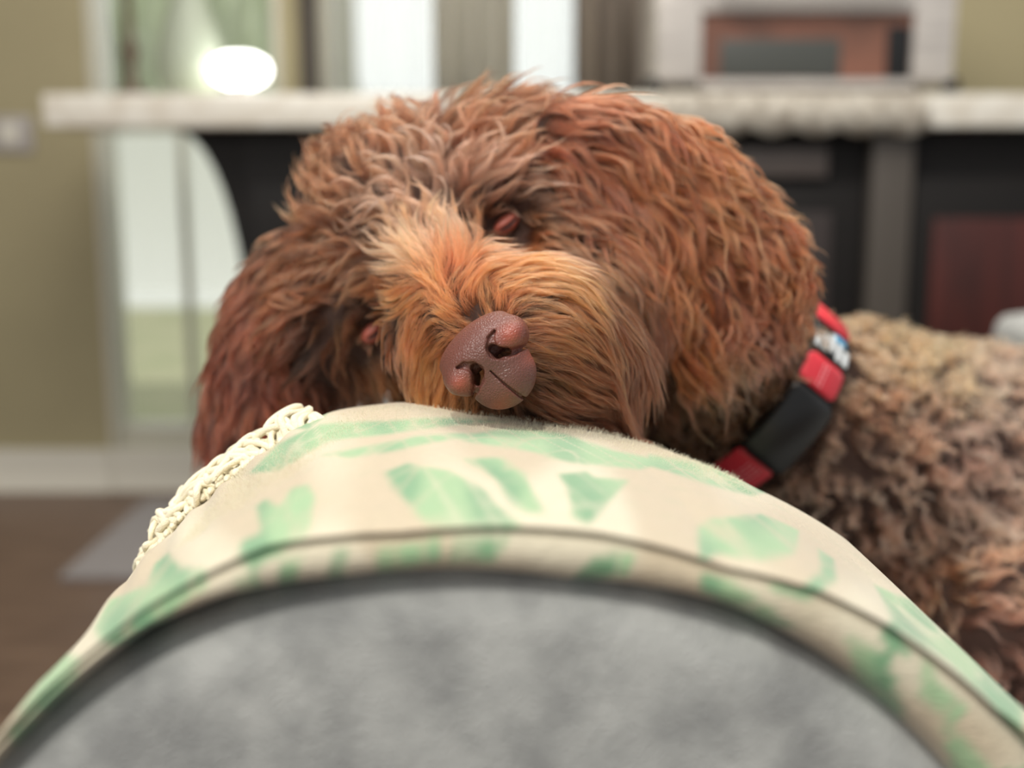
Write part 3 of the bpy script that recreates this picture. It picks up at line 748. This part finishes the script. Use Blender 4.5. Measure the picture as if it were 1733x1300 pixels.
# ------------------------------------------------------------------ fur
# px, py, flow x, flow y (image, y down), away, length cm, lift, wave, curl, cycles, colour
G_ = (208, 106, 56); B_ = (134, 80, 57); D_ = (98, 60, 45); T_ = (206, 156, 116); PK = (182, 116, 90); PB = (142, 86, 62)
TAB = [
 # muzzle
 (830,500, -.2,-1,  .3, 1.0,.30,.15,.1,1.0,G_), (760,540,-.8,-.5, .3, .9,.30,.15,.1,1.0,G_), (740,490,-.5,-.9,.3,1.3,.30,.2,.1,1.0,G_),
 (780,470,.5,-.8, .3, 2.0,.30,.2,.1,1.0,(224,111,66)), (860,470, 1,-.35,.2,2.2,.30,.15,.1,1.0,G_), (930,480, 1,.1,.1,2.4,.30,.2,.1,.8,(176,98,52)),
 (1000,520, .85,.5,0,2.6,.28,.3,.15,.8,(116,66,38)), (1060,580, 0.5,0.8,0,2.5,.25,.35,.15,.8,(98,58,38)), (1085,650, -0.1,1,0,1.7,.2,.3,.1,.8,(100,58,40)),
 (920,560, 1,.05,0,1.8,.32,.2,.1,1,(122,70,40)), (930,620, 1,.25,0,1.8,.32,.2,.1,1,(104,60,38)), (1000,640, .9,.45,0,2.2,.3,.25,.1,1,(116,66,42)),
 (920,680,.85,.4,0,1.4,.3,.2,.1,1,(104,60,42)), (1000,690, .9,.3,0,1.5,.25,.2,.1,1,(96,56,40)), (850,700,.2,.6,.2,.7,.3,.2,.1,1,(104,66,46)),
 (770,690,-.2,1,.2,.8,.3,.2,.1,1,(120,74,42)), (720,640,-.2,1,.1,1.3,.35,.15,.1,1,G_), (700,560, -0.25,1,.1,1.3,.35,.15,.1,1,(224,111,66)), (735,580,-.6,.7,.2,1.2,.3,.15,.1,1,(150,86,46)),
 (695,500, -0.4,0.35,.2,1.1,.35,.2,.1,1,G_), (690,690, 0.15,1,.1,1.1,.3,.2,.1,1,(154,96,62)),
 # stop and forehead
 (700,430, -.6,-.7,.2,2.0,.5,.3,.2,1.0,(186,126,86)), (760,420,-.1,-1,.2,2.0,.5,.3,.2,1.0,(194,130,98)), (650,450, -.9,-.2,.2,1.6,.5,.4,.25,1.1,(158,106,78)),
 (680,360,-.3,-1,.2,2.8,.65,.8,.5,1.3,(168,117,100)), (600,400,-.8,-.5,.2,2.6,.65,.8,.5,1.3,B_), (740,320,.1,-1,.2,2.8,.65,.8,.5,1.3,(172,119,102)),
 (620,300,-.6,-.8,.2,2.6,.6,.7,.4,1.2,B_), (560,360,-.9,-.5,.2,2.4,.55,.6,.4,1.2,B_), (700,240,-.2,-1,.3,2.6,.6,.6,.4,1.2,B_),
 (800,240,.3,-1,.3,3.0,.6,.6,.3,1.1,B_), (880,220,.7,-.7,.2,3.4,.6,.5,.3,1.0,B_), (900,160,.8,-.7,.1,2.6,.6,.4,.2,1,B_), (640,220,-.5,-.8,.4,2.0,.5,.5,.3,1.1,B_),
 (820,320,.4,-.9,.1,2.4,.6,.5,.3,1.1,(164,109,92)), (860,290,.8,-.6,.1,2.6,.6,.5,.3,1.1,B_), (900,330,.9,-.3,0,2.2,.5,.4,.3,1.1,(170,113,92)),
 # around the left eye
 (800,370,-.3,-.9,.1,1.2,.4,.4,.2,1,PB), (900,370,1,.1,0,1.6,.35,.3,.2,1,PB), (940,410,1,.2,0,1.8,.3,.3,.2,1,(172,106,80)), (960,360,.9,.35,0,2.6,.5,.4,.2,1,B_), (945,330,.9,.2,0,2.6,.5,.4,.2,1,B_),
 (850,415,.9,.0,.1,.9,.3,.2,.1,1,PB), (980,300,.9,.5,0,2.6,.4,.4,.2,1,D_), (940,260,.9,0,0,3.0,.5,.4,.2,1,B_), (970,450, .9,.4,0,1.8,.3,.3,.2,1,(128,84,54)),
 (1020,500, .6,.8,0,2.2,.3,.3,.2,1,(108,68,44)), (1090,540,.4,.9,0,2.4,.3,.3,.2,1,D_), (1120,640,.3,1,0,2.4,.3,.4,.3,1,D_),
 # right side of the face
 (600,560, -.5,.8,.1,1.6,.45,.5,.3,1.1,B_), (640,620,0,1,0,2.0,.35,.3,.2,1,PB), (580,640,-.1,1,0,2.4,.4,.4,.3,1,D_), (670,600, .05,1,0,1.0,.3,.2,.1,1,PB),
 (640,520, -.6,-.2,.1,0.9,.4,.3,.2,1,B_), (560,480,-.9,.3,.1,2.4,.5,.6,.4,1.2,B_), (500,480,-.9,.35,0,2.6,.5,.5,.3,1.1,B_), (520,580,-.5,.85,0,2.4,.45,.5,.3,1.1,D_),
 (490,400,-1,-.1,.1,2.4,.5,.5,.3,1.1,B_), (540,310,-.9,-.6,.2,2.2,.5,.5,.3,1.1,B_), (520,680,-.1,1,0,2.0,.3,.4,.2,1,(82,48,42)), (620,680,0,1,0,1.6,.3,.3,.2,1,D_),
 # neck, shoulder, trunk, foreleg
 (1150,720,.4,.9,0,2.2,.5,1.2,.7,1.5,(134,92,68)), (1250,700,.5,.8,0,2.0,.5,1.3,.8,1.6,(140,98,74)), (1250,600,.4,.9,0,2.2,.5,1.2,.7,1.5,(130,88,66)),
 (1460,620,.6,.5,0,2.0,.6,1.5,1.0,1.8,(188,137,108)), (1500,580,.8,0,0,2.0,.6,1.5,1.0,1.8,T_), (1600,640,.8,.2,0,2.0,.6,1.5,1.0,1.8,T_), (1700,640,.9,.1,0,2.2,.6,1.4,.9,1.7,(194,148,128)),
 (1480,700,.4,.8,0,2.0,.6,1.6,1.1,1.9,(136,91,74)), (1560,740,.5,.8,0,2.2,.6,1.6,1.1,1.9,(154,104,86)), (1420,800,.2,1,0,2.0,.6,1.5,1.0,1.8,(164,119,102)), (1460,880,.2,1,0,2.0,.55,1.5,1.0,1.8,(144,96,80)),
 (1540,880,.5,.8,0,2.6,.55,1.2,.8,1.5,(172,122,104)), (1640,860,.7,.7,0,3.2,.5,1.0,.6,1.3,(196,148,130)), (1700,780,.8,.5,0,2.8,.55,1.2,.8,1.5,(190,141,124)), (1620,760,.7,.6,0,2.4,.55,1.5,.9,1.7,(180,122,108)),
 (1500,960,.5,.8,0,2.0,.45,1.0,.6,1.4,(140,87,74)), (1600,1000, .7,.7,0,2.2,0.45,.7,.4,1.2,PK), (1660,1060, .8,.5,0,2.2,0.45,.6,.4,1.2,(168,104,92)), (1720,980,.8,.5,0,2.0,.4,1.0,.6,1.4,PK), (1720,1120,.8,.5,0,1.8,.45,1.2,.8,1.5,(124,76,66)),
]
TABL = [(960,210,.9,.15,0,3.6,.35,.3,.2,.9,(158,82,56)), (1020,260,.85,.45,0,4.0,.30,.35,.2,1.0,(176,88,56)), (1010,330,.45,.85,0,4.0,.28,.35,.2,1.0,(146,79,60)),
 (1080,300,.7,.7,0,4.2,.30,.4,.25,1.1,(184,93,56)), (1060,400,.45,.9,0,5.0,.28,.4,.25,1.1,(182,88,52)), (1120,480,.35,.95,0,5.4,.25,.45,.25,1.1,(190,91,52)), (1160,560, .2,1,0,4.8,.2,.5,.3,1.2,(178,95,66)),
 (1160,340,.75,.65,0,4.0,.32,.45,.3,1.1,(180,95,60)), (1230,400, .75,.65,0,3.2,.32,.5,.3,1.2,(174,90,58)), (1200,470, .5,.85,0,4.2,.28,.5,.3,1.2,(158,81,54)), (1300,450, .7,.7,0,2.4,.3,.6,.4,1.3,(184,90,54)),
 (1260,540, .45,.9,0,2.8,.28,.6,.4,1.3,(158,93,76)), (1330,500, 0.35,0.9,0,1.9,.28,.6,.4,1.3,(166,82,52)), (1220,600, .3,.95,0,3.2,.25,.6,.4,1.3,(170,120,90)), (1300,600, .3,1,0,1.8,.25,.6,.4,1.3,(132,75,60))]
TABR = [(500,430,-.6,.7,0,3,.3,.4,.25,1,B_), (450,520,-.5,.85,0,3.4,.25,.35,.2,1,(146,75,58)), (420,600,-.35,.95,0,3.4,.2,.35,.2,1,(138,72,56)), (380,640,-.3,1,0,3.2,.2,.3,.2,1,(158,79,60)), (470,600,-.1,1,0,3.4,.2,.4,.2,1,(104,55,46)),
 (400,700,-.3,1,0,3.2,.2,.3,.2,1,(128,66,52)), (350,720,-.25,1,0,3.2,.2,.3,.2,1,(158,82,68)), (480,670,.5,.6,0,2.6,.2,.3,.2,1,(184,84,50))]
def field(tab):
    t = np.array([[*r[:10], *lin(r[10])] for r in tab])
    def f(p):
        x, y, d = project(p)
        w_ = 1.0 / (((x[:, None] - t[:, 0]) ** 2 + (y[:, None] - t[:, 1]) ** 2) / 45.0 ** 2 + .08) ** 2
        w_ /= w_.sum(1, keepdims=True); v = w_ @ t[:, 2:]
        dr_ = RT * v[:, 0:1] - UP * v[:, 1:2] + FWD * v[:, 2:3]
        return unit(dr_), v[:, 3] * .01, v[:, 4], v[:, 5], v[:, 6], v[:, 7], v[:, 8:11]
    return f
def sample(V, Fq, n, r, keep):
    A, B_2, C_2, D_2 = (V[Fq[:, i]] for i in range(4))
    ar = np.linalg.norm(np.cross(C_2 - A, D_2 - B_2), axis=1) / 2
    ctr = (A + C_2) / 2; wgt = ar * keep(ctr)
    k = r.choice(len(Fq), n, p=wgt / wgt.sum()); u, v = r.uniform(0, 1, (2, n, 1))
    return (A[k] * (1 - u) + B_2[k] * u) * (1 - v) + (D_2[k] * (1 - u) + C_2[k] * u) * v
def rest_push(p):
    """keep strands above the blanket and the arm"""
    q = p - AC; s = q @ AX; x = q @ AR; z = q @ AZ; th = np.arctan2(x, z); r = np.hypot(x, z)
    R_ = np.where(s < S_END + np.interp(th, bth, bedge) + .008, np.interp(th, bth, bro) * sag(s) + .0005, RG * (.968 - .088 * sstep(.15, .33, s)) + .001)
    R_ = np.where((s > -.02) & (s < .82) & (np.abs(th) < 1.5), R_, 0)
    k = np.where(r < R_, R_ / (r + 1e-9), 1.0)
    return AC + AX * s[:, None] + (AR * (x * k)[:, None] + AZ * (z * k)[:, None])
def wob3(p, f, seed):
    r = np.random.default_rng(seed); s = 0
    for k in range(6):
        d = r.normal(size=3); d = d / np.linalg.norm(d) * f * r.uniform(.5, 1.7); s = s + np.sin(p @ d + r.uniform(0, 6.28)) / 6
    return s
def groom(name, V, Fq, sdf, tab, nc, ns, K, seed, parent, m, keep, spread=.0022, clump=.75, lscale=1.0, rad=.00006, mask=None, colide=None, colv=.22, chaos=.5, amp=1.0, frizz=1.0, free=.12, fscale=1.0, tint=(1, 1, 1)):
    r = np.random.default_rng(seed); fl = field(tab)
    p = sample(V, Fq, nc, r, keep); p = p - grad(sdf, p) * sdf(p)[:, None]
    dr_, L, lift, wa, cu, fr_, col = fl(p)
    if mask is not None:
        mk = mask(p); sel = mk > .12; p, mk = p[sel], mk[sel]; dr_, L, lift, wa, cu, fr_, col = [a[sel] for a in (dr_, L, lift, wa, cu, fr_, col)]; L = L * mk
    nc = len(p)
    n0 = grad(sdf, p); L = L * r.uniform(.7, 1.25, nc) * lscale
    ang0 = chaos * wa * 2.2 * wob3(p, 130, seed + 5) + r.normal(0, .12, nc) + .25 * wa * r.normal(0, 1, nc)
    ph = r.uniform(0, 2 * PI, nc) ; fr_ = fr_ * fscale * r.uniform(.8, 1.25, nc); col = col * np.array(tint); hand = np.where(wob3(p, 60, seed + 9) > 0, 1, -1)
    lift = lift + .25 * wob3(p, 170, seed + 6)
    G = np.empty((nc, K, 3)); G[:, 0] = p - n0 * .0006; q = p.copy(); N0_ = n0.copy()
    for i in range(1, K):
        s = i / (K - 1)
        dr_i = fl(q)[0]
        n = grad(sdf, q) if i % 2 else n
        dn = np.sum(dr_i * n, 1, keepdims=True)
        t = unit(dr_i - n * np.where(dn > 0, dn * (1 - free), dn) + 1e-5)
        b = np.cross(n, t)
        a = ang0 * (1 - .3 * s) + amp * wa * hand * np.sin(2 * PI * fr_ * s + ph) * (.4 + .8 * s)
        l = lift * (1 - .75 * s) + amp * cu * np.cos(2 * PI * fr_ * s + ph) * (.3 + .7 * s)
        d = unit(t * (np.cos(a) * np.cos(l))[:, None] + b * (np.sin(a) * np.cos(l))[:, None] + n * np.sin(l)[:, None] - AZ * .10 * s)
        q = q + d * (L / (K - 1))[:, None]
        dd = sdf(q); q = q + n * np.clip(.0012 * min(1, i / 2) - dd, 0, .01)[:, None]
        if colide is not None:
            dc = colide(q); gc = grad(colide, q); q = q + gc * np.clip(.002 - dc, 0, .006)[:, None]
        q = rest_push(q); G[:, i] = q
    # strands of each lock
    N = nc * ns; g = np.repeat(np.arange(nc), ns)
    t0 = unit(np.cross(n0, np.tile([.3, .5, .8], (nc, 1)))); b0 = np.cross(n0, t0)
    rr = spread * np.sqrt(r.uniform(0, 1, N)) * 1.4; aa = r.uniform(0, 2 * PI, N)
    off = t0[g] * (rr * np.cos(aa))[:, None] + b0[g] * (rr * np.sin(aa))[:, None]
    rp = p[g] + off; dz = sdf(rp); off = off - n0[g] * np.clip(dz, -.004, .004)[:, None]
    s = np.linspace(0, 1, K)
    cl = (1 - clump * r.uniform(.7, 1.15, N)[:, None] * np.clip(s * 1.5, 0, 1)[None] ** .8)
    S = G[g] + off[:, None] * cl[..., None]
    # own length: strands end at different points of the lock
    Ls = r.uniform(.62, 1.0, N); pos = s[None] * Ls[:, None] * (K - 1); i0 = np.clip(pos.astype(int), 0, K - 2); ft = (pos - i0)[..., None]
    ar_ = np.arange(N)[:, None]; S = S[ar_, i0] * (1 - ft) + S[ar_, i0 + 1] * ft
    fa = r.uniform(0, 6.28, (N, 3)); ff = r.uniform(4, 10, (N, 3)); am = frizz * r.uniform(.00005, .00035, (N, 1))
    for k in range(3): S[:, :, k] += am * np.sin(s[None] * ff[:, k:k + 1] + fa[:, k:k + 1]) * s[None]
    cv = 1 + colv * r.normal(0, 1, nc) + .42 * wob3(p, 120, seed + 3)
    warm = 1 + .10 * r.normal(0, 1, nc)
    cc = col * np.clip(cv, .35, 1.6)[:, None]; cc[:, 0] *= np.clip(warm, .8, 1.25)
    cc = cc[g] * np.clip(1 + .16 * r.normal(0, 1, N), .6, 1.6)[:, None]
    cc = cc * np.minimum(1, .60 / cc[:, :1])
    prof = np.interp(s, [0, .1, .7, 1], [.8, 1, .8, .2]) * rad
    return curves_obj(name, S, prof[None] * r.uniform(.75, 1.3, (N, 1)), cc, m, parent)

def view_keep(lo=.12, x0=-150, x1=1900):
    def k(c):
        x, y, d = project(c)
        return np.where((x > x0) & (x < x1) & (y < 1450), 1.0, lo)
    return k
def facing(sdf, base):
    def k(c):
        n = grad(sdf, c); v = unit(CAM - c); f = np.sum(n * v, 1)
        return base(c) * np.where(f > -.25, 1.0, .12)
    return k
def near_any(p, pts, r0, r1):
    m_ = np.ones(len(p))
    for c in pts: m_ *= sstep(r0, r1, np.linalg.norm(p - c, axis=1))
    return m_
eye_pts = []
for (ex, ey), ed, *_ in EYES:
    t = ed
    for _ in range(60): t += head_sdf(P(ex, ey, t)[None])[0] * .7
    eye_pts.append(P(ex, ey, t))
def in_head(p):
    x, y, d = project(p); s = (p - NC) @ NA
    return s < -.005
def head_mask(p):
    s = (p - NC) @ NA
    m_ = sstep(0.0, .010, nose_sdf(p)) * .75 + .25; m_ = np.where(nose_sdf(p) < .0008, 0, m_)
    m_ *= .38 + .62 * near_any(p, eye_pts, .0060, .015); m_ = np.where(near_any(p, eye_pts, .0036, .0040) < .5, 0, m_)
    return m_ * np.where(s < -.012, 1, 0)
def neck_mask(p):
    s = (p - NC) @ NA
    return sstep(.014, .026, s)
def muzz(p):
    x, y, d = project(p); return (d < .555) & (x > 682) & (x < 1130) & (y > 425)
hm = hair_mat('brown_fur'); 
kf = facing(head_sdf, lambda c: np.where((c - NC) @ NA < .0, view_keep()(c), 0.0))
mk_ = lambda c: kf(c) * np.where(muzz(c), 1.0, 0)
nm_ = lambda c: kf(c) * np.where(muzz(c), 0.10, 1.0)
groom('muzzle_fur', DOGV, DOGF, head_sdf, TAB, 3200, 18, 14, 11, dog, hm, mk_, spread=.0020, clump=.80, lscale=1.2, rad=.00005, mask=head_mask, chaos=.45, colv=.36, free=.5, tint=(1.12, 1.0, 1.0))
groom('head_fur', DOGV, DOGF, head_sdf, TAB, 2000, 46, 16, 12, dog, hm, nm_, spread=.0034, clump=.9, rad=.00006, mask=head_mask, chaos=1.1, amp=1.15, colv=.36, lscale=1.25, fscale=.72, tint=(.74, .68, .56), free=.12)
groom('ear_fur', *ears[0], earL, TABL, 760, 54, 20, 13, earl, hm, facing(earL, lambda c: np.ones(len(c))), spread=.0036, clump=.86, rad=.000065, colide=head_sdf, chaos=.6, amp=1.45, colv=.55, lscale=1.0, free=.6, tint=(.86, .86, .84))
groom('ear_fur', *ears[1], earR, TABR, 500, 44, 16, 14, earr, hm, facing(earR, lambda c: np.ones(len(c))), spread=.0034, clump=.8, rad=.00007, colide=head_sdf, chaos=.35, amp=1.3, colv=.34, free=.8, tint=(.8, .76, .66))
# loose locks over the coat, highlights put into their brighter tint
def xk(x0, x1, y0, y1): return lambda c: np.where((project(c)[0] > x0) & (project(c)[0] < x1) & (project(c)[1] > y0) & (project(c)[1] < y1), 1.0, 0.0) * kf(c)
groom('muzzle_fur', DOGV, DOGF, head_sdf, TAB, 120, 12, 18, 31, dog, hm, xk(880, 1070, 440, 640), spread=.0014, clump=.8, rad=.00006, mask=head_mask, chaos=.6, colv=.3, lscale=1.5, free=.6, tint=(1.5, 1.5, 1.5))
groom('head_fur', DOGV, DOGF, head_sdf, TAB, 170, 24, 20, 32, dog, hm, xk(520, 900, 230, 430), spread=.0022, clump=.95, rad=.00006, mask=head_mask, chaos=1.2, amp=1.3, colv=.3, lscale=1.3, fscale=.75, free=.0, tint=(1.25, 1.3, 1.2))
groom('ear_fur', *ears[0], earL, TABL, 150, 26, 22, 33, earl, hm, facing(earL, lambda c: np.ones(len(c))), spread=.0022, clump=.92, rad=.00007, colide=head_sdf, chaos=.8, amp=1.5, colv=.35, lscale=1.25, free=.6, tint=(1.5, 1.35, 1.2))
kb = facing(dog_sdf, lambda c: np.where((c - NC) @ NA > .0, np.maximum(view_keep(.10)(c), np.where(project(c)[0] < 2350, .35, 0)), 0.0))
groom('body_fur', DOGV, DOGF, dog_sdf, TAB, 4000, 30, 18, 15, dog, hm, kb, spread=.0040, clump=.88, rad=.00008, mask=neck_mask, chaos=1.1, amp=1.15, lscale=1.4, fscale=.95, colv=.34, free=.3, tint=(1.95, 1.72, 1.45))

# ------------------------------------------------------------------ the collar
def collar_pt(phi, wd, out=0.0):
    """phi round the neck, 0 facing the camera, up positive; wd along the neck"""
    phi, wd, out = np.broadcast_arrays(phi, wd, out)
    return NC + (NR + out)[..., None] * (NF * np.cos(phi)[..., None] + NG * np.sin(phi)[..., None]) + NA * wd[..., None]
def band(name, p0, p1, w0, w1, o0, o1, m, parent, n=None, corner=0.0, wnoise=0):
    n = n or max(8, int(abs(p1 - p0) * 40)); u = np.linspace(0, 1, n)
    closed = abs(p1 - p0) > 6.2
    ph = p0 + (p1 - p0) * u; c = (w0 + w1) / 2; h = (w1 - w0) / 2
    if corner:
        e = np.minimum(u, 1 - u) * abs(p1 - p0) * NR / corner; e = np.clip(e, 0, 1); h = h - corner * (1 - np.sqrt(1 - (1 - e) ** 2))
    h = h * np.ones(n)
    bv = (o1 - o0) * .35
    prof = [(-1, o0, 0), (-1, o1 - bv, 0), (-1, o1, bv), (1, o1, -bv), (1, o1 - bv, 0), (1, o0, 0)]
    rows = [collar_pt(ph, c + sg * h + ad, o) for sg, o, ad in prof]
    V_ = np.stack(rows, 1).reshape(-1, 3); k = 6; fs = []
    for i in range(n - 1):
        for j in range(k): fs.append((i * k + j, i * k + (j + 1) % k, (i + 1) * k + (j + 1) % k, (i + 1) * k + j))
    if not closed: fs += [tuple(range(k))[::-1], tuple(range((n - 1) * k, n * k))]
    return grid_mesh(name, V_, fs, m, parent)
m_web = mat('black_webbing', (24, 23, 23), .75, bump=(1800, .6, .001)); m_buck = mat('black_buckle', (30, 29, 29), .35)
m_red = mat('red_rubber', (226, 52, 66), .45, coat=.2); m_redl = mat('pale_red_print', (246, 170, 176), .5)
m_white = mat('white_print', (222, 226, 228), .5); m_blue = mat('blue_print', (88, 160, 200), .5)
col = empty('dog_collar', tuple(NC), 'black dog collar with red and white patches around the neck of the brown dog', 'collar')
W = .0142
band('strap', 0, 2 * PI, -W, W, -.0006, .0016, m_web, col, n=120)
band('buckle', math.radians(-26), math.radians(12), -W - .0015, W + .0015, .0012, .0075, m_buck, col, corner=.004)
for a, b in ((-52, -27), (15, 31)):
    pt_ = band('red_patch', math.radians(a), math.radians(b), -W + .0008, W - .0008, .0012, .0034, m_red, col, corner=.003)
    n_l = 4 if a < -30 else 2
    for k in range(n_l):
        w_ = -.002 + k * .0026
        for j in range(5):
            a0 = a + (b - a) * (.12 + .155 * j)
            band('print', math.radians(a0), math.radians(a0 + (b - a) * .11), w_, w_ + .0007, .0033, .00365, m_redl, pt_)
pb = band('name_patch', math.radians(33), math.radians(51), -W + .0006, W - .0006, .0012, .0030, m_buck, col, corner=.002)
for a, b, w0, w1 in ((34.5, 43, -.0125, -.0088), (35, 45, -.0074, -.0034), (37, 48, -.0020, .0020), (34.5, 45, .0034, .0072), (34.5, 43, .0086, .0125)):
    band('letter', math.radians(a), math.radians(b), w0, w1, .0028, .0037, m_white, pb)
band('blue_mark', math.radians(45), math.radians(49.5), .0005, .0095, .0028, .0038, m_blue, pb)
band('red_patch', math.radians(54), math.radians(72), -W + .0008, W - .0008, .0012, .0034, m_red, col, corner=.003)
